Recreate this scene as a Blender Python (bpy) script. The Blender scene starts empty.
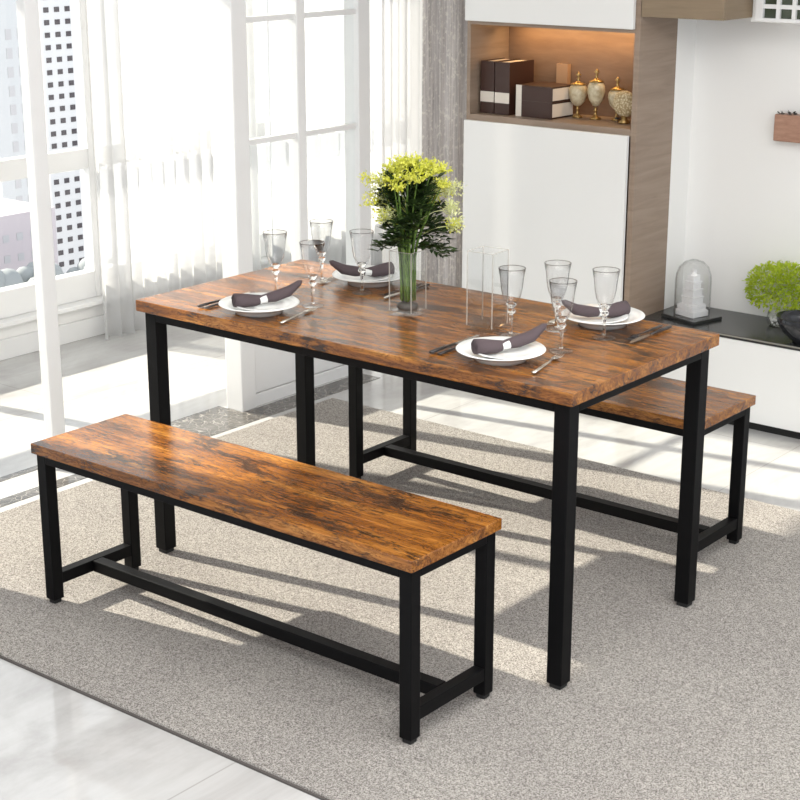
import bpy, bmesh, math, random
from mathutils import Vector, Matrix
random.seed(7)
PI = math.pi
scene = bpy.context.scene
COL = scene.collection

# ------------------------------------------------------------------ camera, world, sun, exposure
cam_d = bpy.data.cameras.new('camera')
cam_d.sensor_fit = 'HORIZONTAL'; cam_d.sensor_width = 36.0
cam_d.lens = 36.0 * 1631.8 / 800.0
cam_d.clip_start = 0.05; cam_d.clip_end = 1500
cam = bpy.data.objects.new('camera', cam_d); COL.objects.link(cam)
cam.location = (2.607, -3.306, 1.808)
cam.rotation_euler = (math.radians(90 - 17.057), 0, math.radians(38.83))
scene.camera = cam

world = bpy.data.worlds.new('world'); scene.world = world
world.use_nodes = True
bg = world.node_tree.nodes['Background']
bg.inputs[0].default_value = (0.93, 0.965, 1.0, 1)
bg.inputs[1].default_value = 1.0

sun_d = bpy.data.lights.new('sun', 'SUN'); sun_d.energy = 7.0; sun_d.angle = math.radians(0.9)
sun_d.color = (1.0, 0.92, 0.78)
sun = bpy.data.objects.new('sun', sun_d); COL.objects.link(sun)
sun.location = (-6, -1, 5)
sun.rotation_euler = Vector((1.0, 0.17, -0.68)).to_track_quat('-Z', 'Y').to_euler()

fill_d = bpy.data.lights.new('fill_light', 'AREA'); fill_d.shape = 'RECTANGLE'
fill_d.size = 3.0; fill_d.size_y = 3.0; fill_d.energy = 85; fill_d.color = (1.0, 0.98, 0.95)
fill = bpy.data.objects.new('fill_light', fill_d); COL.objects.link(fill)
fill.location = (2.1, -1.6, 2.62)  # added fill lamp without a fitting, brightens the right front of the room

vs = scene.view_settings
vs.view_transform = 'Standard'; vs.look = 'None'; vs.exposure = 0.62; vs.gamma = 1.0
vs.use_curve_mapping = False

# ------------------------------------------------------------------ materials
def mat(name, col=(.8, .8, .8), rough=.5, metal=0, spec=.5, coat=0):
    m = bpy.data.materials.new(name); m.use_nodes = True
    b = m.node_tree.nodes['Principled BSDF']
    b.inputs['Base Color'].default_value = (*col, 1)
    b.inputs['Roughness'].default_value = rough
    b.inputs['Metallic'].default_value = metal
    b.inputs['Specular IOR Level'].default_value = spec
    b.inputs['Coat Weight'].default_value = coat
    return m
def nd(m, t, **k):
    n = m.node_tree.nodes.new(t)
    for a, v in k.items(): setattr(n, a, v)
    return n
def lk(m, a, b): m.node_tree.links.new(a, b)
def B(m): return m.node_tree.nodes['Principled BSDF']
def coords(m, scale=(1, 1, 1), rand=False, loc=(0, 0, 0)):
    tc = nd(m, 'ShaderNodeTexCoord'); mp = nd(m, 'ShaderNodeMapping')
    mp.inputs['Scale'].default_value = scale; mp.inputs['Location'].default_value = loc
    lk(m, tc.outputs['Object'], mp.inputs['Vector'])
    if rand:
        oi = nd(m, 'ShaderNodeObjectInfo'); mu = nd(m, 'ShaderNodeMath', operation='MULTIPLY'); mu.inputs[1].default_value = 37
        lk(m, oi.outputs['Random'], mu.inputs[0]); lk(m, mu.outputs[0], mp.inputs['Location'])
    return mp.outputs[0]
def noise(m, vec, scale, detail=4, rough=.55, dist=0):
    n = nd(m, 'ShaderNodeTexNoise'); n.inputs['Scale'].default_value = scale
    n.inputs['Detail'].default_value = detail; n.inputs['Roughness'].default_value = rough
    n.inputs['Distortion'].default_value = dist
    lk(m, vec, n.inputs['Vector']); return n.outputs['Fac']
def ramp(m, fac, stops):
    r = nd(m, 'ShaderNodeValToRGB'); e = r.color_ramp.elements
    while len(e) < len(stops): e.new(.5)
    for i, (p, c) in enumerate(stops):
        e[i].position = p; e[i].color = (*c, 1) if len(c) == 3 else c
    lk(m, fac, r.inputs[0]); return r.outputs[0]
def mixc(m, fac, a, b, mode='MIX'):
    n = nd(m, 'ShaderNodeMix', data_type='RGBA', blend_type=mode)
    if isinstance(fac, (int, float)): n.inputs[0].default_value = fac
    else: lk(m, fac, n.inputs[0])
    for i, v in ((6, a), (7, b)):
        if isinstance(v, tuple): n.inputs[i].default_value = (*v, 1)
        else: lk(m, v, n.inputs[i])
    return n.outputs[2]
def bump(m, h, strength=.3, dist=.002):
    n = nd(m, 'ShaderNodeBump'); n.inputs['Strength'].default_value = strength; n.inputs['Distance'].default_value = dist
    lk(m, h, n.inputs['Height']); lk(m, n.outputs[0], B(m).inputs['Normal'])

def rustic_wood(name):
    m = mat(name, rough=.28, spec=.55)
    n1 = noise(m, coords(m, (.9, 10, 10)), 2.4, 8, .62, .35)
    base = ramp(m, n1, [(.30, (.12, .042, .009)), (.45, (.24, .086, .014)), (.57, (.36, .142, .022)), (.72, (.52, .25, .055))])
    fine = noise(m, coords(m, (5, 95, 95)), 2.0, 5, .72, .25)
    c = mixc(m, .8, base, ramp(m, fine, [(.33, (.50, .42, .36)), (.5, (.95, .93, .9)), (.68, (1.35, 1.28, 1.1))]), 'MULTIPLY')
    # charred streaks gathered in patches
    patch = noise(m, coords(m, (1.9, 4.2, 4.2), loc=(3.7, 1.3, .6)), 2.0, 5, .6, .8)
    streak = noise(m, coords(m, (9, 42, 42)), 2.2, 6, .75, .9)
    ad = nd(m, 'ShaderNodeMath', operation='MULTIPLY_ADD'); ad.inputs[1].default_value = 1.15
    lk(m, patch, ad.inputs[0]); lk(m, streak, ad.inputs[2])
    mask = ramp(m, ad.outputs[0], [(.56, (0, 0, 0)), (.66, (1, 1, 1))])
    sc = nd(m, 'ShaderNodeMath', operation='MULTIPLY'); sc.inputs[1].default_value = .5
    lk(m, ad.outputs[0], sc.inputs[0])
    mask = ramp(m, sc.outputs[0], [(.540, (0, 0, 0)), (.632, (.93, .93, .93))])
    c = mixc(m, mask, c, (.016, .008, .005))
    cn = noise(m, coords(m, (3.2, 17, 17)), 2.6, 9, .78, 1.6)
    cr = ramp(m, cn, [(.440, (1, 1, 1)), (.468, (.30, .22, .17)), (.482, (.30, .22, .17)), (.510, (1, 1, 1))])
    c = mixc(m, .85, c, cr, 'MULTIPLY')
    lk(m, c, B(m).inputs['Base Color'])
    r = nd(m, 'ShaderNodeMapRange'); r.inputs[3].default_value = .13; r.inputs[4].default_value = .34
    lk(m, fine, r.inputs[0]); lk(m, r.outputs[0], B(m).inputs['Roughness'])
    bump(m, fine, .25, .001)
    return m
M = {}
M['wood'] = rustic_wood('rustic_wood')
M['black'] = mat('black_powder_steel', (.0025, .0025, .003), .5, spec=.12)
b = noise(M['black'], coords(M['black']), 400, 2); bump(M['black'], b, .08, .0005)
M['rubber'] = mat('black_rubber', (.01, .01, .01), .7)
M['white'] = mat('white_frame', (.80, .80, .80), .35)
M['wall'] = mat('white_wall', (.88, .875, .86), .6)
wn = noise(M['wall'], coords(M['wall']), 60, 3); bump(M['wall'], wn, .05, .001)
M['gloss_white'] = mat('glossy_white_door', (.80, .80, .79), .18)
M['china'] = mat('white_china', (.86, .86, .84), .12)
M['steel'] = mat('polished_steel', (.75, .70, .62), .18, 1)
M['dark_steel'] = mat('dark_steel', (.05, .045, .045), .3, .6)
M['napkin'] = mat('brown_grey_napkin', (.085, .062, .068), .9)
v = coords(M['napkin']); nn = noise(M['napkin'], v, 900, 2); bump(M['napkin'], nn, .5, .0006)
M['stone'] = mat('dark_slate', (.12, .11, .10), .55)
nn = noise(M['stone'], coords(M['stone']), 40, 4)
lk(M['stone'], ramp(M['stone'], nn, [(.3, (.03, .028, .026)), (.7, (.10, .095, .085))]), B(M['stone']).inputs['Base Color'])
# grey-brown laminate
def laminate(name, dark, light, sc=(1.2, 1.2, 14)):
    m = mat(name, rough=.42)
    n = noise(m, coords(m, sc), 3, 6, .6, .5)
    lk(m, ramp(m, n, [(.25, dark), (.75, light)]), B(m).inputs['Base Color']); return m
M['lam'] = laminate('grey_brown_laminate', (.23, .165, .12), (.33, .25, .19))
M['lam2'] = laminate('olive_brown_laminate', (.20, .145, .09), (.27, .20, .13))
M['lam_in'] = laminate('niche_laminate', (.16, .10, .065), (.24, .16, .11), (2, 2, 10))
M['console_top'] = mat('charcoal_console_top', (.035, .036, .036), .22)
M['brown_block'] = laminate('red_brown_wood', (.30, .15, .10), (.46, .27, .19), (6, 6, 25))
M['book'] = mat('dark_brown_bookcloth', (.045, .018, .012), .45)
M['tan_book'] = mat('tan_bookcloth', (.42, .26, .15), .5)
M['paper'] = mat('cream_paper', (.72, .66, .58), .8)
pn = nd(M['paper'], 'ShaderNodeTexWave', bands_direction='Z'); pn.inputs['Scale'].default_value = 260
lk(M['paper'], coords(M['paper']), pn.inputs['Vector']); bump(M['paper'], pn.outputs['Fac'], .2, .0005)
M['label'] = mat('cream_label', (.72, .66, .58), .6)
M['urn'] = mat('aged_ivory_glaze', (.62, .54, .36), .28)
nn = noise(M['urn'], coords(M['urn']), 45, 5)
lk(M['urn'], ramp(M['urn'], nn, [(.3, (.36, .28, .15)), (.65, (.66, .60, .44))]), B(M['urn']).inputs['Base Color'])
M['gold'] = mat('antique_gold', (.45, .30, .12), .35, .9)
M['disc'] = mat('woven_cream', (.66, .56, .36), .7)
vo = nd(M['disc'], 'ShaderNodeTexVoronoi'); vo.inputs['Scale'].default_value = 130; lk(M['disc'], coords(M['disc']), vo.inputs['Vector'])
lk(M['disc'], ramp(M['disc'], vo.outputs['Distance'], [(.1, (.75, .66, .46)), (.7, (.35, .26, .13))]), B(M['disc']).inputs['Base Color'])
M['figure'] = mat('white_stone', (.80, .79, .80), .5)
M['bowl'] = mat('black_glaze', (.015, .016, .02), .12)
def leafmat(name, a, b_, tr=.25):
    m = mat(name, a, .45)
    n = noise(m, coords(m), 55, 3)
    lk(m, ramp(m, n, [(.35, a), (.65, b_)]), B(m).inputs['Base Color'])
    B(m).inputs['Subsurface Weight'].default_value = 0
    t = nd(m, 'ShaderNodeBsdfTranslucent'); t.inputs[0].default_value = (*b_, 1)
    mx = nd(m, 'ShaderNodeMixShader'); mx.inputs[0].default_value = tr
    out = m.node_tree.nodes['Material Output']
    lk(m, B(m).outputs[0], mx.inputs[1]); lk(m, t.outputs[0], mx.inputs[2]); lk(m, mx.outputs[0], out.inputs[0])
    return m
M['leaf'] = leafmat('dark_green_leaf', (.008, .020, .005), (.040, .075, .016), .12)
M['blossom'] = leafmat('yellow_green_blossom', (.60, .62, .04), (.86, .86, .20), .35)
M['paleblossom'] = leafmat('pale_cream_blossom', (.62, .66, .30), (.85, .86, .55), .3)
M['stem'] = leafmat('green_stem', (.07, .14, .02), (.16, .26, .05), .1)
M['lime'] = leafmat('lime_leaf', (.24, .36, .012), (.62, .72, .06), .35)

def thin_glass(name, tint=(.97, .98, .98), edge=(.45, .47, .48), gl=.9, refl=1.0):
    m = bpy.data.materials.new(name); m.use_nodes = True
    nt = m.node_tree; nt.nodes.remove(nt.nodes['Principled BSDF']); out = nt.nodes['Material Output']
    lw = nd(m, 'ShaderNodeLayerWeight'); lw.inputs['Blend'].default_value = .35
    tr = nd(m, 'ShaderNodeBsdfTransparent'); g = nd(m, 'ShaderNodeBsdfGlossy'); g.inputs['Roughness'].default_value = .02
    lk(m, ramp(m, lw.outputs['Facing'], [(.0, tint), (.55, tint), (1.0, edge)]), tr.inputs[0])
    l2 = nd(m, 'ShaderNodeLayerWeight'); l2.inputs['Blend'].default_value = .5
    pw = nd(m, 'ShaderNodeMath', operation='POWER'); pw.inputs[1].default_value = 4; lk(m, l2.outputs['Facing'], pw.inputs[0])
    mu = nd(m, 'ShaderNodeMath', operation='MULTIPLY_ADD'); mu.inputs[1].default_value = .8 * refl; mu.inputs[2].default_value = .035
    lk(m, pw.outputs[0], mu.inputs[0])
    mx = nd(m, 'ShaderNodeMixShader'); lk(m, mu.outputs[0], mx.inputs[0])
    lk(m, tr.outputs[0], mx.inputs[1]); lk(m, g.outputs[0], mx.inputs[2]); lk(m, mx.outputs[0], out.inputs[0])
    return m
M['glass'] = thin_glass('goblet_glass', (.985, .985, .985), (.30, .30, .30), refl=1.0)
M['vase_glass'] = thin_glass('vase_glass', (.982, .985, .985), (.45, .47, .47))
M['pane'] = thin_glass('window_glass', (.98, .99, .99), (.8, .83, .84), refl=.6)
M['amber_pane'] = M['pane']
M['stem_glass'] = mat('clear_stem_glass', (1, .985, .95), .03); B(M['stem_glass']).inputs['Transmission Weight'].default_value = 1.0; B(M['stem_glass']).inputs['IOR'].default_value = 1.4

def sheer(name, c, alpha):
    m = bpy.data.materials.new(name); m.use_nodes = True
    nt = m.node_tree; nt.nodes.remove(nt.nodes['Principled BSDF']); out = nt.nodes['Material Output']
    d = nd(m, 'ShaderNodeBsdfDiffuse'); t = nd(m, 'ShaderNodeBsdfTranslucent'); tr = nd(m, 'ShaderNodeBsdfTransparent')
    d.inputs[0].default_value = (*c, 1); t.inputs[0].default_value = (*c, 1)
    m1 = nd(m, 'ShaderNodeMixShader'); m1.inputs[0].default_value = .6
    lk(m, d.outputs[0], m1.inputs[1]); lk(m, t.outputs[0], m1.inputs[2])
    m2 = nd(m, 'ShaderNodeMixShader'); m2.inputs[0].default_value = alpha
    lk(m, m1.outputs[0], m2.inputs[1]); lk(m, tr.outputs[0], m2.inputs[2]); lk(m, m2.outputs[0], out.inputs[0])
    return m
M['sheer'] = sheer('white_sheer', (.74, .74, .745), .30)
M['drape'] = mat('grey_drape', (.40, .38, .38), .8)
dm = M['drape']
n = noise(dm, coords(dm, (60, 60, 1.5)), 3, 4); n2 = noise(dm, coords(dm, (1, 1, .6)), 75, 4, .75)
c = ramp(dm, n, [(.3, (.40, .375, .37)), (.7, (.70, .67, .66))])
c = mixc(dm, ramp(dm, n2, [(.53, (0, 0, 0)), (.62, (.6, .6, .6))]), c, (.85, .83, .76))
lk(dm, c, B(dm).inputs['Base Color'])

# floor tiles
def floor_mat():
    m = mat('glossy_tile', (.8, .8, .8), .07)
    tc = coords(m)
    n = noise(m, coords(m, (1.2, .6, 1)), 2.2, 7, .62, 1.4)
    n2 = noise(m, coords(m, (14, .9, 1)), 3, 4, .6, .4)
    c = ramp(m, n, [(.3, (.40, .39, .385)), (.5, (.50, .495, .49)), (.72, (.57, .57, .565))])
    c = mixc(m, .5, c, ramp(m, n2, [(.3, (.9, .89, .88)), (.6, (1, 1, 1))]), 'MULTIPLY')
    br = nd(m, 'ShaderNodeTexBrick'); br.offset = 0; br.squash = 1
    br.inputs['Scale'].default_value = 1; br.inputs['Brick Width'].default_value = 1.2; br.inputs['Row Height'].default_value = 1.2
    br.inputs['Mortar Size'].default_value = .0022; br.inputs['Mortar Smooth'].default_value = 0
    mp = nd(m, 'ShaderNodeMapping'); mp.inputs['Location'].default_value = (-.313, -.5, 0); lk(m, tc, mp.inputs[0]); lk(m, mp.outputs[0], br.inputs[0])
    c = mixc(m, br.outputs['Fac'], c, (.38, .37, .36))
    lk(m, c, B(m).inputs['Base Color']); return m
M['floor'] = floor_mat()
def marble_mat():
    m = mat('dark_grey_marble', (.1, .1, .1), .12)
    vo = nd(m, 'ShaderNodeTexVoronoi', feature='DISTANCE_TO_EDGE'); vo.inputs['Scale'].default_value = 30
    mp = coords(m); nz = nd(m, 'ShaderNodeTexNoise'); nz.inputs['Scale'].default_value = 9; lk(m, mp, nz.inputs[0])
    ad = nd(m, 'ShaderNodeVectorMath', operation='MULTIPLY_ADD'); lk(m, nz.outputs['Color'], ad.inputs[0]); ad.inputs[1].default_value = (.12, .12, .12); lk(m, mp, ad.inputs[2])
    lk(m, ad.outputs[0], vo.inputs['Vector'])
    br = noise(m, mp, 12, 5)
    base = ramp(m, br, [(.3, (.055, .05, .045)), (.7, (.14, .13, .12))])
    c = mixc(m, ramp(m, vo.outputs['Distance'], [(.0, (1, 1, 1)), (.028, (0, 0, 0))]), base, (.42, .39, .35))
    lk(m, c, B(m).inputs['Base Color']); return m
M['marble'] = marble_mat()
def rug_mat():
    m = mat('grey_beige_pile', (.4, .38, .36), .95, spec=.1)
    v = coords(m)
    n1 = noise(m, v, 300, 4, .8); n2 = noise(m, v, 100, 3, .6); n3 = noise(m, v, 2.2, 4)
    c = ramp(m, n1, [(.38, (.12, .11, .103)), (.48, (.38, .353, .328)), (.60, (.70, .665, .63))])
    c = mixc(m, .5, c, ramp(m, n2, [(.35, (.70, .69, .68)), (.65, (1.12, 1.12, 1.12))]), 'MULTIPLY')
    c = mixc(m, .6, c, ramp(m, n3, [(.35, (.88, .87, .87)), (.65, (1.05, 1.05, 1.03))]), 'MULTIPLY')
    lk(m, c, B(m).inputs['Base Color']); bump(m, n1, 1.0, .006); return m
M['rug'] = rug_mat()
M['rug_edge'] = mat('rug_binding', (.09, .08, .075), .9)
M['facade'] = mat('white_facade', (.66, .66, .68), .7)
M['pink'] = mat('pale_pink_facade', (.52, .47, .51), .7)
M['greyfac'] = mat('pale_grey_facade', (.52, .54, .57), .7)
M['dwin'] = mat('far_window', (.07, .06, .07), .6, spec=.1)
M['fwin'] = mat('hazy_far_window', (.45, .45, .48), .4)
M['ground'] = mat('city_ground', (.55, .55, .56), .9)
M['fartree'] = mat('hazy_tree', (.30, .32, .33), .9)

# ------------------------------------------------------------------ mesh helpers
class MB:
    def __init__(s): s.bm = bmesh.new()
    def box(s, x0, x1, y0, y1, z0, z1, rot=None):
        vs_ = [s.bm.verts.new((x, y, z)) for x in (x0, x1) for y in (y0, y1) for z in (z0, z1)]
        for f in ((0, 1, 3, 2), (4, 6, 7, 5), (0, 4, 5, 1), (2, 3, 7, 6), (0, 2, 6, 4), (1, 5, 7, 3)):
            s.bm.faces.new([vs_[i] for i in f])
        if rot: bmesh.ops.transform(s.bm, matrix=rot, verts=vs_)
        return s
    def lathe(s, prof, n=40, c=(0, 0), closed=False, sx=1, sy=1):
        rings = []
        for r, z in prof:
            if r < 1e-6: rings.append([s.bm.verts.new((c[0], c[1], z))])
            else: rings.append([s.bm.verts.new((c[0] + sx * r * math.cos(2 * PI * k / n), c[1] + sy * r * math.sin(2 * PI * k / n), z)) for k in range(n)])
        pairs = list(zip(rings, rings[1:]))
        if closed: pairs.append((rings[-1], rings[0]))
        for a, b_ in pairs:
            for k in range(n):
                k2 = (k + 1) % n
                if len(a) == 1 and len(b_) == 1: continue
                if len(a) == 1: f = [a[0], b_[k2], b_[k]]
                elif len(b_) == 1: f = [a[k], a[k2], b_[0]]
                else: f = [a[k], a[k2], b_[k2], b_[k]]
                try: s.bm.faces.new(f)
                except ValueError: pass
        return s
    def tube(s, pts, rad, n=8, flat=1.0):
        pts = [Vector(p) for p in pts]; rs = rad if isinstance(rad, (list, tuple)) else [rad] * len(pts)
        rings = []; up = Vector((0, 0, 1))
        for i, p in enumerate(pts):
            d = (pts[min(i + 1, len(pts) - 1)] - pts[max(i - 1, 0)]).normalized()
            a = d.cross(up)
            if a.length < .1: a = d.cross(Vector((0, 1, 0)))
            a.normalize(); b_ = a.cross(d).normalized()
            rings.append([s.bm.verts.new(p + a * rs[i] * math.cos(2 * PI * k / n) + b_ * rs[i] * flat * math.sin(2 * PI * k / n)) for k in range(n)])
        for a, b_ in zip(rings, rings[1:]):
            for k in range(n): s.bm.faces.new([a[k], a[(k + 1) % n], b_[(k + 1) % n], b_[k]])
        s.bm.faces.new(rings[0][::-1]); s.bm.faces.new(rings[-1])
        return s
    def quad(s, *p): s.bm.faces.new([s.bm.verts.new(q) for q in p]); return s
    def blade(s, p, d, L, w, droop=0):
        d = Vector(d).normalized(); side = d.cross(Vector((random.uniform(-.4, .4), random.uniform(-.4, .4), 1)))
        if side.length < .05: side = Vector((1, 0, 0))
        side.normalize(); p = Vector(p)
        m_ = p + d * L * .5 + Vector((0, 0, droop * .3)); t = p + d * L + Vector((0, 0, droop))
        nrm = side.cross(d) * w * .25
        a = s.bm.verts.new(p); b_ = s.bm.verts.new(m_ + side * w / 2 + nrm); c_ = s.bm.verts.new(t); e = s.bm.verts.new(m_ - side * w / 2 + nrm); q = s.bm.verts.new(m_)
        s.bm.faces.new([a, b_, q]); s.bm.faces.new([b_, c_, q]); s.bm.faces.new([c_, e, q]); s.bm.faces.new([e, a, q])
        return s
    def blob(s, c, r, sub=1):
        bmesh.ops.create_icosphere(s.bm, subdivisions=sub, radius=r, matrix=Matrix.Translation(c)); return s
    def build(s, name, m, parent=None, smooth=False, bevel=0, solid=0, segs=2):
        bmesh.ops.recalc_face_normals(s.bm, faces=s.bm.faces[:]) if not solid else None
        me = bpy.data.meshes.new(name); s.bm.to_mesh(me); s.bm.free(); me.materials.append(m)
        if smooth:
            for p in me.polygons: p.use_smooth = True
        o = bpy.data.objects.new(name, me); COL.objects.link(o)
        if parent: o.parent = parent
        if solid:
            md = o.modifiers.new('solid', 'SOLIDIFY'); md.thickness = solid; md.offset = 0
        if bevel:
            md = o.modifiers.new('bevel', 'BEVEL'); md.width = bevel; md.segments = segs; md.limit_method = 'ANGLE'
        return o
def box(name, m, x0, x1, y0, y1, z0, z1, parent=None, bevel=0, rot=None):
    return MB().box(x0, x1, y0, y1, z0, z1, rot).build(name, m, parent, bevel=bevel)
def tag(o, label, cat, group=None, kind=None):
    o['label'] = label; o['category'] = cat
    if group: o['group'] = group
    if kind: o['kind'] = kind
    return o
def empty(name, loc, rz=0):
    o = bpy.data.objects.new(name, None); COL.objects.link(o); o.location = loc; o.rotation_euler = (0, 0, rz)
    o.empty_display_size = .05; return o
def struct(o): o['kind'] = 'structure'; return o
def copy_tree(o, parent=None):
    c_ = o.copy(); COL.objects.link(c_); c_.parent = parent
    for ch in list(o.children): copy_tree(ch, c_)
    return c_

# ------------------------------------------------------------------ setting
FZ = -.012
struct(box('floor', M['floor'], -2.9, 4.2, -5.2, 3.5, FZ - .06, FZ))
struct(box('ceiling', M['wall'], -2.95, 3.0, -3.6, 3.6, 2.7, 2.8))
struct(box('wall_back', M['wall'], -.372, 4.2, 2.12, 2.3, FZ, 2.7))
struct(box('wall_bulkhead', M['wall'], -.06, 4.2, 1.93, 2.12, 1.405, 2.7, bevel=.004))
struct(box('wall_corner', M['wall'], -1.6, -.372, 1.985, 2.3, FZ, 2.7))
struct(box('wall_left', M['wall'], -1.60, -1.47, -5.2, -.95, FZ, 2.7))
struct(box('wall_sunroom_end', M['wall'], -2.85, -1.6, 3.42, 3.55, FZ, 2.7))
# the low outer wall under the sunroom windows
struct(box('wall_sunroom', M['wall'], -2.86, -2.76, -1.2, 3.42, FZ, .135))
struct(box('wall_sunroom_side', M['wall'], -2.86, -2.76, -5.2, -1.2, FZ, 2.7))
struct(box('wall_sunroom_top', M['wall'], -2.86, -2.76, -1.2, 3.42, 2.42, 2.7))
struct(box('trim_sill', M['white'], -2.84, -2.70, -1.2, 3.42, .135, .155, bevel=.004))
struct(box('baseboard_sunroom', M['white'], -2.76, -2.74, -1.2, 3.42, FZ, .072, bevel=.003))
# outer windows: frame, rail, pane
ys = [-1.2, .19, 1.285, 2.26, 3.38]
for i in range(4):
    y0, y1 = ys[i], ys[i + 1]
    w = struct(empty('window_%d' % (i + 1), (-2.79, (y0 + y1) / 2, .155)))
    h = (y1 - y0) / 2
    f = MB()
    f.box(-.03, .03, -h, -h + .03, 0, 2.265); f.box(-.03, .03, h - .03, h, 0, 2.265)
    f.box(-.03, .03, -h + .03, h - .03, 0, .115); f.box(-.03, .03, -h + .03, h - .03, 2.2, 2.265)
    f.build('window_frame', M['white'], w, bevel=.004)
    box('window_rail', M['white'], -.028, .028, -h + .03, h - .03, .56, .645, w, .004)
    box('window_pane', M['pane'], -.004, .004, -h + .03, h - .03, .115, .56, w)
    box('window_pane', M['pane'], -.004, .004, -h + .03, h - .03, .645, 2.2, w)
# inner door plane
struct(box('trim_header', M['white'], -1.60, -1.47, -.95, 2.1, 2.32, 2.7))
struct(box('trim_post', M['white'], -1.548, -1.505, -.03, .025, FZ, 2.32, bevel=.004))
struct(box('trim_jamb', M['white'], -1.60, -1.47, -.95, -.9, FZ, 2.32, bevel=.004))
d = struct(empty('door_1', (-1.5, .83, FZ)))
f = MB(); H = 2.33
f.box(-.055, .03, 0, .075, 0, H); f.box(-.03, .02, .345, .39, .3, H - .08); f.box(-.055, .02, .69, .76, 0, H)
f.box(-.03, .02, .075, .69, H - .08, H)
f.build('door_frame', M['white'], d, bevel=.004)
for (a, b_) in ((.075, .345), (.39, .69)):
    box('muntin', M['white'], -.015, .008, a, b_, .975, .995, d)
    box('muntin', M['white'], -.015, .008, a, b_, 1.405, 1.425, d)
    box('door_pane', M['pane'], -.006, -.002, a, b_, .3, H - .08, d)
box('door_panel', M['white'], -.03, .015, .075, .69, .05, .3, d, .003)
box('door_bottom_rail', M['white'], -.03, .02, .075, .69, 0, .047, d, .002)

# dark marble inlays in the floor
def inlay(i, x0, x1, y0, y1): struct(box('trim_%d' % i, M['marble'], x0, x1, y0, y1, FZ - .01, FZ + .0012))
inlay(1, -1.592, -1.557, -1.9, .40); inlay(2, -1.425, -1.367, -5.0, .40)
inlay(3, -1.592, -1.36, .40, .825); inlay(4, -1.465, -1.36, .825, 1.50)

# ------------------------------------------------------------------ curtains
def curtain(name, m, x, y0, y1, z0, z1, amp, waves, label, cat, group=None, jitter=.4, thick=.0):
    bm = MB(); n = int(waves * 14); rnd = random.Random(int(waves * 100 + y0 * 10))
    prev = None; ph = 0; L = y1 - y0
    cols = []
    for k in range(n + 1):
        t = k / n; ph += (2 * PI * waves / n) * (1 + rnd.uniform(-jitter, jitter))
        a = amp * (.7 + .3 * math.sin(t * 13))
        col = []
        for j in range(9):
            zt = j / 8; am = a * (1.1 - .35 * zt)
            col.append(bm.bm.verts.new((am * math.sin(ph) + .15 * amp * math.sin(ph * 2.3 + zt), t * L + .3 * am * math.cos(ph), z0 + (z1 - z0) * zt)))
        cols.append(col)
    for a, b_ in zip(cols, cols[1:]):
        for j in range(8): bm.bm.faces.new([a[j], b_[j], b_[j + 1], a[j + 1]])
    o = bm.build(name, m, None, smooth=True)
    o.location = (x, y0, 0)
    if thick:
        md = o.modifiers.new('solid', 'SOLIDIFY'); md.thickness = thick
    tag(o, label, cat, group); return o
curtain('sheer_curtain', M['sheer'], -2.66, 1.19, 2.16, FZ + .004, 2.68, .032, 13, 'white sheer curtain hanging to the floor left of the table, beside the city view', 'curtain')
curtain('sheer_curtain', M['sheer'], -2.66, 2.22, 3.35, FZ + .004, 2.68, .03, 9, 'white sheer curtain seen through the panes of the white glazed door', 'curtain')
curtain('sheer_curtain', M['sheer'], -1.45, 1.62, 1.85, FZ + .004, 2.68, .018, 5, 'narrow white sheer panel between the glazed door and the grey drape', 'curtain')
dr_ = curtain('grey_drape', M['drape'], -1.41, 1.71, 2.06, FZ + .004, 2.68, .024, 7.5, 'heavy grey drape with pale flecks beside the tall cabinet', 'curtain', thick=.002)
dr_.location = (-1.475, 1.915, 0); dr_.rotation_euler = (0, 0, -PI / 2)

# ------------------------------------------------------------------ rug
r = empty('area_rug', (.65, .06, FZ))
tag(r, 'large grey beige short pile rug under the table and both benches', 'rug')
bm = MB(); bm.box(-1.96, 1.96, -1.09, 1.09, .002, .012); o = bm.build('pile', M['rug'], r, bevel=.004)
box('binding', M['rug_edge'], -1.965, 1.965, -1.095, 1.095, 0, .006, r)

# ------------------------------------------------------------------ dining table
def frame_furniture(t, W, D, H, th, ins, lw, rail, bar=None):
    """top, four legs, four rails, feet (+ H stretcher) under parent t"""
    box('tabletop' if bar is None else 'seat', M['wood'], -W / 2, W / 2, -D / 2, D / 2, H - th, H, t, .0025)
    x, y, zt = W / 2 - ins, D / 2 - ins, H - th
    for sx in (-1, 1):
        for sy in (-1, 1):
            a, b_ = sorted((sx * x, sx * (x - lw))); c_, d_ = sorted((sy * y, sy * (y - lw)))
            lg = box('leg', M['black'], a, b_, c_, d_, .012, zt, t, .002)
            box('foot_pad', M['rubber'], a + .005, b_ - .005, c_ + .005, d_ - .005, 0, .012, lg, .002)
    for sy in (-1, 1):
        a, b_ = sorted((sy * y, sy * (y - .03))); box('side_rail', M['black'], -x + lw, x - lw, a, b_, zt - rail, zt, t, .0015)
    for sx in (-1, 1):
        a, b_ = sorted((sx * x, sx * (x - .03))); box('end_rail', M['black'], a, b_, -y + lw, y - lw, zt - rail, zt, t, .0015)
    if bar:
        z0, z1 = bar
        for sx in (-1, 1):
            a, b_ = sorted((sx * (x - .002), sx * (x - lw + .002)))
            box('end_stretcher', M['black'], a, b_, -y + lw, y - lw, z0, z1, t, .0015)
        box('long_stretcher', M['black'], -x + lw, x - lw, -.017, .017, z0, z1, t, .0015)
t = empty('dining_table', (0, 0, 0))
tag(t, 'rustic brown wood dining table with black square metal legs, set for four', 'table')
frame_furniture(t, 1.435, .686, .75, .032, .0175, .042, .026)
t = empty('dining_bench', (-.04, -.60, 0))
tag(t, 'rustic wood bench with black metal legs in front of the table, nearest the viewer', 'bench', 'benches at the dining table')
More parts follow.
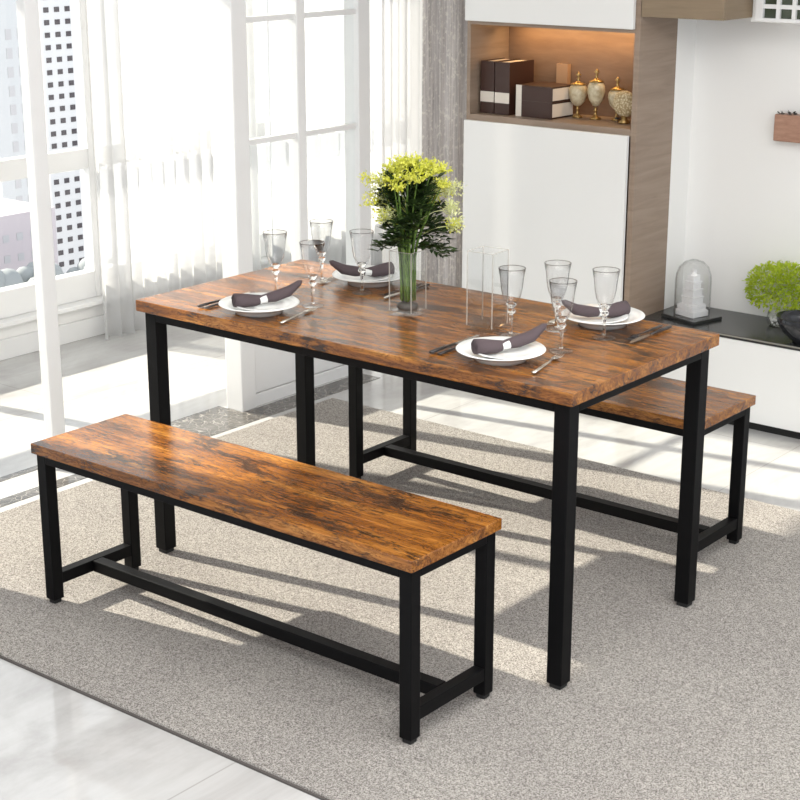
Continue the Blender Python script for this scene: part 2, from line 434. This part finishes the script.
frame_furniture(t, 1.272, .333, .4515, .028, .010, .034, .024, (.052, .084))
t2 = copy_tree(t); t2.location = (-.036, .647, 0)
tag(t2, 'rustic wood bench with black metal legs behind the table, partly hidden by it', 'bench', 'benches at the dining table')

# ------------------------------------------------------------------ plates
def plate_prof(R, foot, h, t_):
    return [(0, .004), (foot - .006, .004), (foot - .004, 0), (foot, 0), (foot + .004, .006), (R * .72, h * .55), (R * .97, h - .001), (R, h), (R - .002, h + t_ * .6),
            (R * .74, h * .62 + t_), (foot + .002, .007 + t_), (foot - .01, .004 + t_), (0, .004 + t_)]
PL = [(-.354, -.229, 0, 'front left'), (.423, -.206, 0, 'front right'), (-.345, .222, PI, 'back left'), (.434, .236, PI, 'back right')]
SEAT = {'front left': 'at the front left setting', 'front right': 'at the front right setting',
        'back left': 'behind the flower vase', 'back right': 'nearest the brown cabinet'}
def dup_or(o, first): return o if first else copy_tree(o)
pl = MB().lathe(plate_prof(.109, .062, .026, .004), 56).build('dinner_plate', M['china'], smooth=True)
sp = MB().lathe([(0, .003), (.040, .003), (.042, 0), (.046, 0), (.05, .004), (.078, .013), (.080, .0145), (.077, .016), (.05, .0075), (0, .006)], 48).build('side_plate', M['china'], smooth=True)
# napkin: flattened roll, fat open end, pinched tip that lifts
def napkin(i):
    r_ = empty('napkin', (0, 0, 0))
    path = [(-.036, -.068, .031), (-.024, -.045, .028), (-.008, -.012, .0245), (.004, .01, .026), (.022, .045, .031), (.042, .082, .041), (.060, .114, .064), (.064, .121, .069)]
    rad = [.0235, .024, .0205, .0145, .019, .0185, .010, .002]
    b1 = MB().tube(path[:], rad, 18, .82)
    b1.build('folded_cloth', M['napkin'], r_, smooth=True)
    p0 = Vector(path[0]); d_ = (Vector(path[0]) - Vector(path[1])).normalized(); side = d_.cross(Vector((0, 0, 1))).normalized(); upv = side.cross(d_)
    s_ = MB(); pts = []
    for k in range(30):
        a = k / 29 * 4.2 * PI; rr = .0195 - .0145 * k / 29
        pts.append(p0 + d_ * .002 + side * rr * math.cos(a) + upv * rr * .82 * math.sin(a))
    s_.tube(pts, .0011, 5).build('rolled_edge', M['napkin'], r_, smooth=True)
    q = Vector(path[3]); dd = (Vector(path[4]) - Vector(path[2])).normalized()
    rg = MB(); n_ = 28; sd = dd.cross(Vector((0, 0, 1))).normalized(); u2 = sd.cross(dd)
    ringv = []
    for (off, ra) in ((-.011, .0175), (0, .0155), (.011, .0175), (.011, .0190), (0, .0168), (-.011, .0190)):
        ringv.append([rg.bm.verts.new(q + dd * off + sd * ra * math.cos(2 * PI * k / n_) + u2 * ra * .66 * math.sin(2 * PI * k / n_)) for k in range(n_)])
    for j in range(6):
        a_, b_ = ringv[j], ringv[(j + 1) % 6]
        for k in range(n_): rg.bm.faces.new([a_[k], a_[(k + 1) % n_], b_[(k + 1) % n_], b_[k]])
    rg.build('napkin_ring', M['china'], r_, smooth=True)
    return r_
nk = napkin(0)
for i, (x, y, a, nm) in enumerate(PL):
    o = dup_or(pl, i == 0); o.location = (x, y, .75); tag(o, 'white dinner plate carrying a dark napkin, ' + SEAT[nm], 'plate', 'dinner plates')
for i, (x, y, a, nm) in enumerate(PL):
    o = dup_or(sp, i == 0); o.location = (x + .012 * math.cos(a), y + .008 * math.cos(a), .7585); tag(o, 'small white plate stacked on the dinner plate ' + SEAT[nm], 'plate', 'small plates on the dinner plates')
for i, (x, y, a, nm) in enumerate(PL):
    o = dup_or(nk, i == 0); o.location = (x, y, .7592); o.rotation_euler = (0, 0, a); o.scale = (.9, .9, .95)
    tag(o, 'brown grey napkin in a white ring on the plate ' + SEAT[nm], 'napkin', 'rolled napkins')

# ------------------------------------------------------------------ cutlery
def fork(m, label_m):
    r_ = empty('fork', (0, 0, 0))
    h = MB()
    h.tube([(0, -.10, .004), (0, -.05, .0045), (0, 0, .005), (0, .03, .0065)], [.0055, .005, .0028, .0025], 8, .45)
    h.build('handle', m, r_, smooth=True)
    w = MB(); w.tube([(0, .028, .0065), (0, .036, .0055), (0, .05, .004)], [.003, .009, .0105], 10, .16)
    for k in range(4):
        xx = -.0085 + k * .00567
        w.tube([(xx, .048, .004), (xx, .066, .003), (xx, .088, .0075)], [.0015, .0014, .0009], 6, .6)
    w.build('tines', m, r_, smooth=True)
    return r_
def knife(m):
    r_ = empty('knife', (0, 0, 0))
    MB().tube([(0, -.10, .005), (0, -.05, .0055), (0, 0, .005)], [.006, .0055, .0045], 8, .6).build('handle', m, r_, smooth=True)
    bl = MB(); pr = [(-.005, 0), (.006, 0), (.0085, .04), (.008, .08), (.002, .105), (-.005, .108)]
    bot = [bl.bm.verts.new((x, y, .004)) for x, y in pr]; top = [bl.bm.verts.new((x, y, .0055)) for x, y in pr]
    bl.bm.faces.new(bot[::-1]); bl.bm.faces.new(top)
    for k in range(6): bl.bm.faces.new([bot[k], bot[(k + 1) % 6], top[(k + 1) % 6], top[k]])
    bl.build('blade', M['steel'], r_)
    return r_
fk = fork(M['steel'], ''); fd = fork(M['dark_steel'], ''); kn = knife(M['dark_steel'])
first = True
for (x, y, a, nm) in PL:
    c_, s_ = math.cos(a), math.sin(a)
    def place(o, dx, dy, rz):
        o.location = (x + dx * c_, y + dy * c_, .7503); o.rotation_euler = (0, 0, a + rz)
    o = dup_or(fd, first); place(o, -.138, .03, .04); tag(o, 'dark handled fork lying left of the plate ' + SEAT[nm], 'fork', 'dark forks')
    o = dup_or(kn, first); place(o, -.160, .028, .02); tag(o, 'dark handled knife beside the dark fork ' + SEAT[nm], 'knife', 'dark knives')
    o = dup_or(fk, first); place(o, .115, .035, .22); tag(o, 'polished fork with raised tines right of the plate ' + SEAT[nm], 'fork', 'polished forks')
    first = False

# ------------------------------------------------------------------ goblets
def goblet():
    r_ = empty('wine_goblet', (0, 0, 0))
    bowl = [(.0045, .071), (.010, .075), (.0175, .088), (.0235, .104), (.0275, .125), (.0300, .150), (.0345, .175),
            (.0335, .175), (.0289, .150), (.0264, .125), (.0222, .105), (.0160, .092), (.009, .084), (0, .082)]
    MB().lathe(bowl, 40).build('bowl', M['glass'], r_, smooth=True)
    MB().lathe([(0, .0), (.028, .0), (.0295, .0012), (.024, .0032), (.009, .0055), (.005, .0065), (0, .0065)], 32).build('foot', M['glass'], r_, smooth=True)
    stem = [(0, .0068), (.0055, .0068), (.0042, .012), (.0034, .03), (.0045, .045), (.0062, .052), (.0045, .056), (.0085, .060), (.0115, .065), (.0085, .070), (.0060, .0725), (.0100, .0765), (.0140, .0845), (.0120, .0862), (0, .0815)]
    MB().lathe(stem, 32).build('stem', M['stem_glass'], r_, smooth=True)
    MB().lathe([(.0338, .1748), (.0349, .1757), (.0338, .1766), (.0330, .1757)], 40, closed=True).build('rim', M['glassrim'], r_, smooth=True)
    return r_
M['glassrim'] = thin_glass('rim_glass', (.62, .60, .57), (.30, .29, .28), refl=1.5)
gb = goblet()
GL = [(-.461, -.048, 'clear goblet behind the front left plate, leftmost goblet on the table'),
      (-.286, -.089, 'clear goblet right of the front left plate, standing nearer than its neighbour'),
      (-.469, .155, 'clear goblet at the far left corner, behind the other left goblets'),
      (-.281, .112, 'clear goblet between the flower vase and the back left plate'),
      (.317, -.013, 'clear goblet behind the front right plate beside the empty square vase'),
      (.373, .109, 'clear goblet in the right group, partly behind another goblet'),
      (.496, -.054, 'clear goblet right of the front right plate, front of the overlapping pair'),
      (.511, .118, 'clear goblet in front of the back right plate, rightmost goblet')]
for i, (x, y, lb) in enumerate(GL):
    o = dup_or(gb, i == 0); o.location = (x, y, .7502); tag(o, lb, 'goblet', 'goblets on the dining table')

# ------------------------------------------------------------------ square glass vases
def square_vase(name, s, h, loc, rz):
    r_ = empty(name, loc, rz); t_ = .0035
    w = MB(); a = s / 2
    for (x0, x1, y0, y1) in ((-a, a, -a, -a + t_), (-a, a, a - t_, a), (-a, -a + t_, -a + t_, a - t_), (a - t_, a, -a + t_, a - t_)):
        w.box(x0, x1, y0, y1, .012, h)
    w.build('glass_wall', M['vase_glass'], r_)
    MB().box(-a, a, -a, a, 0, .012).build('glass_base', M['vase_glass'], r_, bevel=.001)
    rim = MB()
    for (x0, x1, y0, y1) in ((-a, a, -a, -a + t_), (-a, a, a - t_, a), (-a, -a + t_, -a + t_, a - t_), (a - t_, a, -a + t_, a - t_)):
        rim.box(x0, x1, y0, y1, h, h + .0012)
    for sx in (-1, 1):
        for sy in (-1, 1):
            rim.box(min(sx * a, sx * (a - t_ * .7)), max(sx * a, sx * (a - t_ * .7)), min(sy * a, sy * (a - t_ * .7)), max(sy * a, sy * (a - t_ * .7)), .012, h)
    rim.build('polished_edge', M['glass_edge'], r_)
    return r_
M['glass_edge'] = sheer('edge_glass', (.90, .86, .80), .6)
v1 = square_vase('flower_vase', .072, .172, (-.031, .004, .7502), math.radians(4))
tag(v1, 'tall square clear glass vase in the middle of the table holding the yellow flowers', 'vase')
v2 = square_vase('glass_vase', .078, .205, (.227, .008, .7502), math.radians(4))
tag(v2, 'tall empty square clear glass vase right of the flowers', 'vase')
st = MB().lathe([(0, 0), (.026, .001), (.031, .008), (.027, .017), (.014, .023), (0, .024)], 24, sx=1.0, sy=.92).build('pebble', M['stone'], smooth=True)
st.location = (-.031, .004, .7624); tag(st, 'dark grey pebble at the bottom of the flower vase', 'stone')

# ------------------------------------------------------------------ bouquet
bq = empty('flower_bouquet', (-.031, .004, .786))
tag(bq, 'bouquet of yellow green plumes with dark green leaves in the square vase', 'flowers')
rnd = random.Random(11)
def R3(s): return Vector((rnd.uniform(-s, s), rnd.uniform(-s, s), rnd.uniform(-s, s)))
neck = .145
stems = []
N = 24
for k in range(N):
    a = 2.399963 * k; q = math.sqrt((k + .5) / N)
    base = Vector((math.cos(a + .5) * .021 * q, math.sin(a + .5) * .021 * q, .002))
    nk_ = Vector((math.cos(a) * .024 * q, math.sin(a) * .024 * q, neck))
    rr = .096 * q; top = Vector((.016 + math.cos(a) * rr, .006 + math.sin(a) * rr, 0.380 - .045 * q * q + rnd.uniform(-.012, .012)))
    mid = nk_.lerp(top, .5) + Vector((0, 0, .02)); pts = []
    for j in range(9):
        u = j / 8
        if u < .45: pts.append(base.lerp(nk_, u / .45))
        else:
            w_ = (u - .45) / .55; pts.append(nk_.lerp(mid, w_).lerp(mid.lerp(top, w_), w_))
    MB().tube(pts, [.0032] * 6 + [.0018, .0014, .001], 6).build('stem', M['stem'], bq, smooth=True)
    stems.append((nk_, mid, top, a, q))
for (nk_, mid, top, a, q) in stems:      # plumes at the stem tips
    pb = MB(); d0 = (top - mid).normalized()
    for j in range(9):
        ang = j * 2.4; L = rnd.uniform(.022, .042)
        dr = (d0 * rnd.uniform(.2, 1) + Vector((math.cos(ang), math.sin(ang), rnd.uniform(-.1, .5)))).normalized()
        s0 = top - d0 * .02
        for w_ in range(9):
            p = s0 + dr * L * w_ / 8 + R3(.0025)
            pb.blade(p, dr + R3(.9), rnd.uniform(.007, .013), .0045)
        for w_ in range(3):
            pb.blob(s0 + dr * L * (w_ + .6) / 3 + R3(.004), rnd.uniform(.0025, .0045), 1)
    pb.build('plume', M['blossom'], bq)
for k in range(34):     # outer and lower pale sprays
    a = math.radians(130) + math.radians(105) * math.sin(k * 2.399963) ; zz = .20 + .125 * ((k * 7) % 13) / 12; rr = rnd.uniform(.06, .118)
    c0 = Vector((.014 + math.cos(a) * rr, math.sin(a) * rr, zz)); pb = MB()
    pb.tube([Vector((0, 0, zz - .05)), c0 * .6 + Vector((0, 0, zz * .4 - .01)), c0], [.001, .0009, .0006], 5)
    for j in range(80):
        p = c0 + R3(.017); pb.blade(p, R3(1) + Vector((0, 0, .4)), rnd.uniform(.007, .014), .0055)
    pb.build('pale_spray', M['paleblossom'] if k % 3 else M['blossom'], bq)
for k in range(112):     # dark leafy sprays
    a = k * 2.399963; lvl = (k % 7); z0 = neck - .012 + lvl * .021
    out = (.128 - .009 * lvl) * rnd.uniform(.6, 1.0); lift = .012 + .008 * lvl + rnd.uniform(-.012, .02)
    p0 = Vector((0, 0, z0)); p1 = Vector((.012 + math.cos(a) * out, math.sin(a) * out, z0 + lift))
    sp_ = MB(); prev = p0; pts = []
    for j in range(8):
        u = j / 7; p = p0.lerp(p1, u) + Vector((0, 0, .018 * math.sin(u * PI))); pts.append(p)
    sp_.tube(pts, [.0013] * 5 + [.001, .0008, .0005], 5)
    dd = (p1 - p0).normalized(); sd = dd.cross(Vector((0, 0, 1))).normalized()
    for j in range(2, 8):
        for s_ in (-1, 1):
            dr = dd * .8 + sd * s_ * rnd.uniform(.5, 1) + Vector((0, 0, rnd.uniform(-.3, .35)))
            sp_.blade(pts[j], dr, rnd.uniform(.022, .036), .012, rnd.uniform(-.006, .004))
    sp_.blade(pts[-1], dd, .03, .008)
    sp_.build('leaf_spray', M['leaf'], bq)

# ------------------------------------------------------------------ tall cabinet
FY = 1.72; XL, XR = -1.118, -.372; YB = 1.985
cb = empty('tall_cabinet', ((XL + XR) / 2, FY, FZ))
tag(cb, 'tall grey brown cabinet with white doors and a lit open niche against the back wall', 'cabinet')
cx = (XL + XR) / 2
def cbox(name, m, x0, x1, y0, y1, z0, z1, bv=.0015): return box(name, m, x0 - cx, x1 - cx, y0 - FY, y1 - FY, z0 - FZ, z1 - FZ, cb, bv)
cbox('side_panel', M['lam'], XR - .022, XR, FY + .004, YB, FZ, 2.6)
cbox('side_panel', M['lam'], XL, XL + .016, FY + .004, YB, FZ, 2.6)
cbox('back_panel', M['lam_in'], XL + .016, XR - .022, YB - .012, YB, FZ, 2.6)
cbox('niche_shelf', M['lam'], XL + .016, XR - .022, FY + .004, YB - .012, 1.003, 1.03)
cbox('niche_top', M['lam'], XL + .016, XR - .022, FY + .004, YB - .012, 1.362, 1.384)
cbox('lower_door', M['gloss_white'], XL + .003, XR - .025, FY - .016, FY + .003, .06, 1.008, .002)
cbox('upper_door', M['gloss_white'], XL + .003, XR - .019, FY - .016, FY + .003, 1.376, 2.4, .002)
cbox('plinth', M['lam'], XL + .01, XR - .01, FY + .02, YB - .02, FZ, .06)
ls = MB().box(XL + .05, XR - .06, 1.90, 1.915, 1.352, 1.361)
strip_m = mat('warm_led', (1, .8, .5)); B(strip_m).inputs['Emission Color'].default_value = (1, .62, .25, 1); B(strip_m).inputs['Emission Strength'].default_value = 4
o = MB().box(XL + .05 - cx, XR - .06 - cx, 1.90 - FY, 1.915 - FY, 1.352 - FZ, 1.3615 - FZ).build('light_strip', strip_m, cb)
nl_d = bpy.data.lights.new('niche_light', 'AREA'); nl_d.shape = 'RECTANGLE'; nl_d.size = .6; nl_d.size_y = .02; nl_d.energy = .75; nl_d.color = (1.0, .62, .28)
nl = bpy.data.objects.new('niche_light', nl_d); COL.objects.link(nl); nl.location = (-.745, 1.907, 1.35)
nl.rotation_euler = (math.radians(18), 0, 0)
# wall cabinet
wc = empty('wall_cabinet', (-.21, FY, 1.42)); tag(wc, 'brown wall cabinet high up, right of the tall white door cabinet', 'cabinet')
box('carcass', M['lam2'], -.158, .158, .012, .208, 0, .8, wc, .001)
box('door', M['lam2'], -.158, .158, 0, .011, 0, .8, wc, .001)

# lattice window in the bulkhead, top right corner
w5 = struct(empty('window_5', (.13, 1.93, 1.425)))
f = MB(); f.box(-.165, .3, -.02, 0, -.016, -.004); f.box(-.165, -.136, -.02, 0, -.004, .5); f.box(.27, .3, -.02, 0, -.004, .5)
f.build('window_frame', M['white'], w5, bevel=.001)
f = MB()
for k in range(1, 7): f.box(-.136 + k * .058 - .01, -.136 + k * .058 + .004, -.016, -.004, -.004, .5)
for k in range(0, 7): f.box(-.136, .27, -.015, -.005, .028 + k * .075, .042 + k * .075)
f.build('lattice', M['white'], w5)
dg = mat('dark_green_glass', (.05, .065, .04), .15)
box('window_pane', dg, -.136, .27, -.004, 0, -.004, .5, w5)

# ------------------------------------------------------------------ things in the niche
def book(name, loc, w, d_, h, label, group, band, lying=False, rz=0, m=None, sp_t=.004):
    """upright book: spine on -y side; w = thickness in x, d_ = depth y, h = height"""
    r_ = empty(name, loc, rz); m = m or M['book']
    c_ = MB(); c_.box(-w / 2, w / 2, 0, sp_t, 0, h); c_.box(-w / 2, -w / 2 + .003, sp_t, d_, 0, h); c_.box(w / 2 - .003, w / 2, sp_t, d_, 0, h)
    c_.build('cover', m, r_)
    box('pages', M['paper'], -w / 2 + .003, w / 2 - .003, sp_t, d_ - .004, .004, h - .004, r_)
    if band: box('spine_label', M['label'], -w / 2 - .0004, w / 2 + .0004, -.0008, .0, h * .22, h * .42, r_)
    tag(r_, label, 'book', group); return r_
book('book', (-1.058, 1.775, 1.0305), .062, .15, .195, 'tall dark brown upright book at the left end of the niche', 'books in the niche', True)
book('book', (-.986, 1.770, 1.0305), .066, .16, .195, 'tall dark brown upright book, second from the left in the niche', 'books in the niche', True)
book('book', (-.835, 1.945, 1.0305), .05, .022, .185, 'tan upright book at the back of the niche behind the lying books', 'books in the niche', False, m=M['tan_book'])
def lying(loc, label, w, d_, h):
    r_ = empty('book', loc, math.radians(-2))
    c_ = MB(); c_.box(0, w, 0, .004, 0, h); c_.box(0, w - .001, .004, d_, 0, .006); c_.box(0, w - .001, .004, d_, h - .006, h)
    c_.build('cover', M['book'], r_)
    box('pages', M['paper'], .004, w + .0005, .004, d_ - .004, .006, h - .006, r_)
    box('spine_band', M['label'], .0, .026, -.001, .0, 0, h, r_)
    tag(r_, label, 'book', 'books in the niche')
lying((-.925, 1.775, 1.0305), 'thick dark brown book lying flat in the niche, lower of two', .165, .14, .060)
lying((-.925, 1.775, 1.0909), 'thick dark brown book lying flat on top of another in the niche', .165, .14, .056)
def urn(x, y, H, R, label):
    r_ = empty('urn', (x, y, 1.0305)); s = H / .18
    MB().lathe([(0, 0), (.020 * s, 0), (.020 * s, .004), (.010 * s, .010), (.005 * s, .018), (.004 * s, .028), (.008 * s, .032), (.004 * s, .036), (.006 * s, .044), (0, .044)], 24).build('pedestal', M['gold'], r_, smooth=True)
    z0 = .042 * s
    prof = [(0, z0), (R * .35, z0 + .004), (R * .75, z0 + .022 * s), (R, z0 + .052 * s), (R * .95, z0 + .07 * s), (R * .7, z0 + .084 * s), (0, z0 + .086 * s)]
    MB().lathe(prof, 28).build('body', M['urn'], r_, smooth=True)
    z1 = z0 + .083 * s
    MB().lathe([(0, z1), (R * .8, z1), (R * .8, z1 + .004), (R * .35, z1 + .010), (.003, z1 + .016), (.007, z1 + .023), (.003, z1 + .03), (.011, z1 + .037), (.002, z1 + .046), (0, z1 + .05)], 20).build('lid', M['gold'], r_, smooth=True)
    tag(r_, label, 'urn', 'ornamental urns in the niche')
urn(-.722, 1.885, .172, .036, 'ivory and gold footed urn just right of the lying books')
urn(-.640, 1.880, .195, .033, 'tallest ivory and gold footed urn, in the middle of three')
urn(-.562, 1.90, .158, .034, 'shortest ivory and gold urn, partly behind the round woven ornament')
ds = empty('round_ornament', (-.495, 1.845, 1.0305))
MB().lathe([(0, .0), (.020, .0), (.022, .006), (.012, .014), (.010, .028), (0, .028)], 20).build('foot', M['gold'], ds, smooth=True)
sp_ = MB(); bmesh.ops.create_uvsphere(sp_.bm, u_segments=32, v_segments=18, radius=.048, matrix=Matrix.Translation((0, 0, .070)) @ Matrix.Diagonal((1, .45, 1, 1)))
sp_.build('disc', M['disc'], ds, smooth=True)
fl = MB()
for k in range(14):
    a = k * 2.4; fl.blade((-.02, -.012, .012), (math.cos(a), math.sin(a) - .3, .5), .016, .009)
fl.build('dark_flower', M['stone'], ds)
tag(ds, 'round cream woven ornament at the right end of the niche', 'ornament')

# ------------------------------------------------------------------ console and what stands on it
cs = empty('low_console', (.6, 1.80, FZ)); CT = .33
tag(cs, 'long low white console with charcoal top along the back wall', 'sideboard')
box('plinth', M['rubber'], -.968, 1.6, .03, .30, 0, .035, cs)
box('body', M['white'], -.968, 1.6, .012, .315, .035, CT - .014 - FZ, cs, .001)
for (a, b_) in ((-.966, -.113), (-.110, .743), (.746, 1.598)): box('drawer_front', M['gloss_white'], a, b_, 0, .012, .035, CT - .016 - FZ, cs, .0008)
box('top', M['console_top'], -.970, 1.6, -.004, .318, CT - .014 - FZ, CT - FZ, cs, .0012)
M['console_edge'] = mat('pale_edge_trim', (.32, .31, .28), .3, .5)
box('edge_trim', M['console_edge'], -.970, 1.6, -.0062, -.004, CT - .006 - FZ, CT - .001 - FZ, cs)

cl = empty('glass_cloche', (-.222, 1.925, CT), math.radians(-15))
tag(cl, 'clear glass dome cloche on a square black board at the left end of the console', 'cloche')
box('board', M['console_top'], -.084, .084, -.074, .074, 0, .012, cl, .003)
dome = [(a_, .0125 + (b_ - .0125) * 1.08) for a_, b_ in [(.066, .0125), (.0665, .13), (.064, .155), (.054, .180), (.035, .197), (.012, .2045), (0, .2055), (0, .2030), (.012, .202), (.033, .1945), (.0515, .178), (.0610, .154), (.0635, .13), (.063, .0125)]]
MB().lathe(dome, 48, closed=False).build('dome', M['vase_glass'], cl, smooth=True)
fg = empty('stone_figure', (-.222, 1.925, CT + .0122), math.radians(-15))
tag(fg, 'white carved stepped stone tower inside the glass dome', 'figurine')
g = MB(); g.box(-.045, .045, -.040, .040, 0, .022); g.box(-.041, .041, -.036, .036, .022, .026)
g.box(-.043, .036, -.036, .036, .026, .040)
g.build('base', M['figure'], fg, bevel=.004)
g = MB(); z = .040
for k in range(4):
    w_ = .030 - k * .0035; g.box(-w_ - .004, w_ + .004, -w_ - .004, w_ + .004, z, z + .005); g.box(-w_ + .002, w_ - .002, -w_ + .002, w_ - .002, z + .005, z + .028); z += .028
g.box(-.008, .008, -.008, .008, z, z + .02)
g.build('tower', M['figure'], fg, bevel=.002)

# green plant in a clear pebble vase
gv = empty('pebble_vase', (.085, 2.02, CT)); tag(gv, 'small clear glass vase of pebbles on the console under the green plant', 'vase')
MB().lathe([(0, 0), (.035, 0), (.045, .012), (.048, .035), (.044, .055), (.042, .055), (.046, .035), (.043, .014), (.033, .003), (0, .003)], 32).build('vase_body', M['vase_glass'], gv, smooth=True)
pbm = MB(); rnd = random.Random(3)
for k in range(60):
    a = rnd.uniform(0, 2 * PI); q = .034 * math.sqrt(rnd.random()); pbm.blob((q * math.cos(a), q * math.sin(a), rnd.uniform(.009, .036)), rnd.uniform(.004, .0065), 1)
o = pbm.build('pebbles', M['figure'], gv, smooth=True); o['kind'] = 'stuff'
pt = empty('green_plant', (.085, 2.02, CT + .05)); tag(pt, 'round bushy lime green plant at the right edge behind the black bowl', 'plant')
sm = MB()
for k in range(9):
    a = k * .7; sm.tube([(.01 * math.cos(a), .01 * math.sin(a), -.01), (.02 * math.cos(a), .02 * math.sin(a), .03), (.06 * math.cos(a), .05 * math.sin(a), .07)], [.0018, .0015, .001], 5)
sm.build('stems', M['paleblossom'], pt, smooth=True)
lf = MB()
for k in range(2600):
    z = rnd.uniform(-.75, 1); a = rnd.uniform(0, 2 * PI); q = math.sqrt(max(0, 1 - z * z)); rr = rnd.uniform(.78, 1.03) if k % 5 else rnd.uniform(.4, .8)
    dr = Vector((q * math.cos(a), q * math.sin(a), z)); p = Vector((dr.x * .137 * rr, max(-.06, min(dr.y * .09 * rr, .09)), .087 + dr.z * .094 * rr))
    lf.blade(p, dr + Vector((rnd.uniform(-1, 1), rnd.uniform(-1, 1), rnd.uniform(-1, 1))), rnd.uniform(.010, .019), rnd.uniform(.007, .012))
lf.build('foliage', M['lime'], pt)

bw = empty('black_bowl', (.268, 1.865, CT)); tag(bw, 'glossy black bowl on the console cut off by the right edge', 'bowl')
MB().lathe([(0, .003), (.045, .003), (.048, 0), (.052, 0), (.056, .006), (.090, .035), (.110, .068), (.116, .092), (.1135, .092), (.107, .07), (.087, .04), (.05, .012), (0, .010)], 48, sy=.85).build('bowl_body', M['bowl'], bw, smooth=True)

# wooden block planter on the wall
wp = empty('wall_shelf', (.10, 2.12, .985)); tag(wp, 'red brown wooden box shelf fixed to the white wall at the right edge', 'shelf')
box('box_body', M['brown_block'], -.115, .16, -.05, 0, 0, .095, wp, .004)
tw = MB(); 
for k in range(90):
    tw.blade((rnd.uniform(-.10, .15), rnd.uniform(-.045, -.005), .094), (rnd.uniform(-1, 1), rnd.uniform(-.6, .2), rnd.uniform(.05, .6)), rnd.uniform(.01, .022), .008)
tw.build('dried_leaves', M['stone'], wp)

# ------------------------------------------------------------------ the city outside
struct(box('ground', M['ground'], -900, -60, -500, 700, -101, -100))
def tower(label, x, y0, y1, z1, m, wm, rows, cols, zt, y_st, dy, dz, ww, wh, depth=18):
    r_ = empty('apartment_building', (x, (y0 + y1) / 2, -100)); tag(r_, label, 'building')
    box('building_walls', m, -depth, 0, y0 - (y0 + y1) / 2, (y1 - y0) / 2, 0, z1 + 100, r_)
    proto_w = None
    for j in range(cols):
        for i in range(rows):
            if proto_w is None:
                o_ = proto_w = box('building_window', wm, 0, .12, -ww / 2, ww / 2, -wh / 2, wh / 2, r_)
            else:
                o_ = proto_w.copy(); COL.objects.link(o_); o_.parent = r_
            o_.location = (0, y_st + j * dy - (y0 + y1) / 2, zt - i * dz + 100)
tower('white high-rise with a grid of dark square windows seen through the window', -300, 242.0, 252.4, -8, M['facade'], M['dwin'], 25, 3, -16.7, 243.7, 3.1, 2.82, 1.45, 1.15, 3)
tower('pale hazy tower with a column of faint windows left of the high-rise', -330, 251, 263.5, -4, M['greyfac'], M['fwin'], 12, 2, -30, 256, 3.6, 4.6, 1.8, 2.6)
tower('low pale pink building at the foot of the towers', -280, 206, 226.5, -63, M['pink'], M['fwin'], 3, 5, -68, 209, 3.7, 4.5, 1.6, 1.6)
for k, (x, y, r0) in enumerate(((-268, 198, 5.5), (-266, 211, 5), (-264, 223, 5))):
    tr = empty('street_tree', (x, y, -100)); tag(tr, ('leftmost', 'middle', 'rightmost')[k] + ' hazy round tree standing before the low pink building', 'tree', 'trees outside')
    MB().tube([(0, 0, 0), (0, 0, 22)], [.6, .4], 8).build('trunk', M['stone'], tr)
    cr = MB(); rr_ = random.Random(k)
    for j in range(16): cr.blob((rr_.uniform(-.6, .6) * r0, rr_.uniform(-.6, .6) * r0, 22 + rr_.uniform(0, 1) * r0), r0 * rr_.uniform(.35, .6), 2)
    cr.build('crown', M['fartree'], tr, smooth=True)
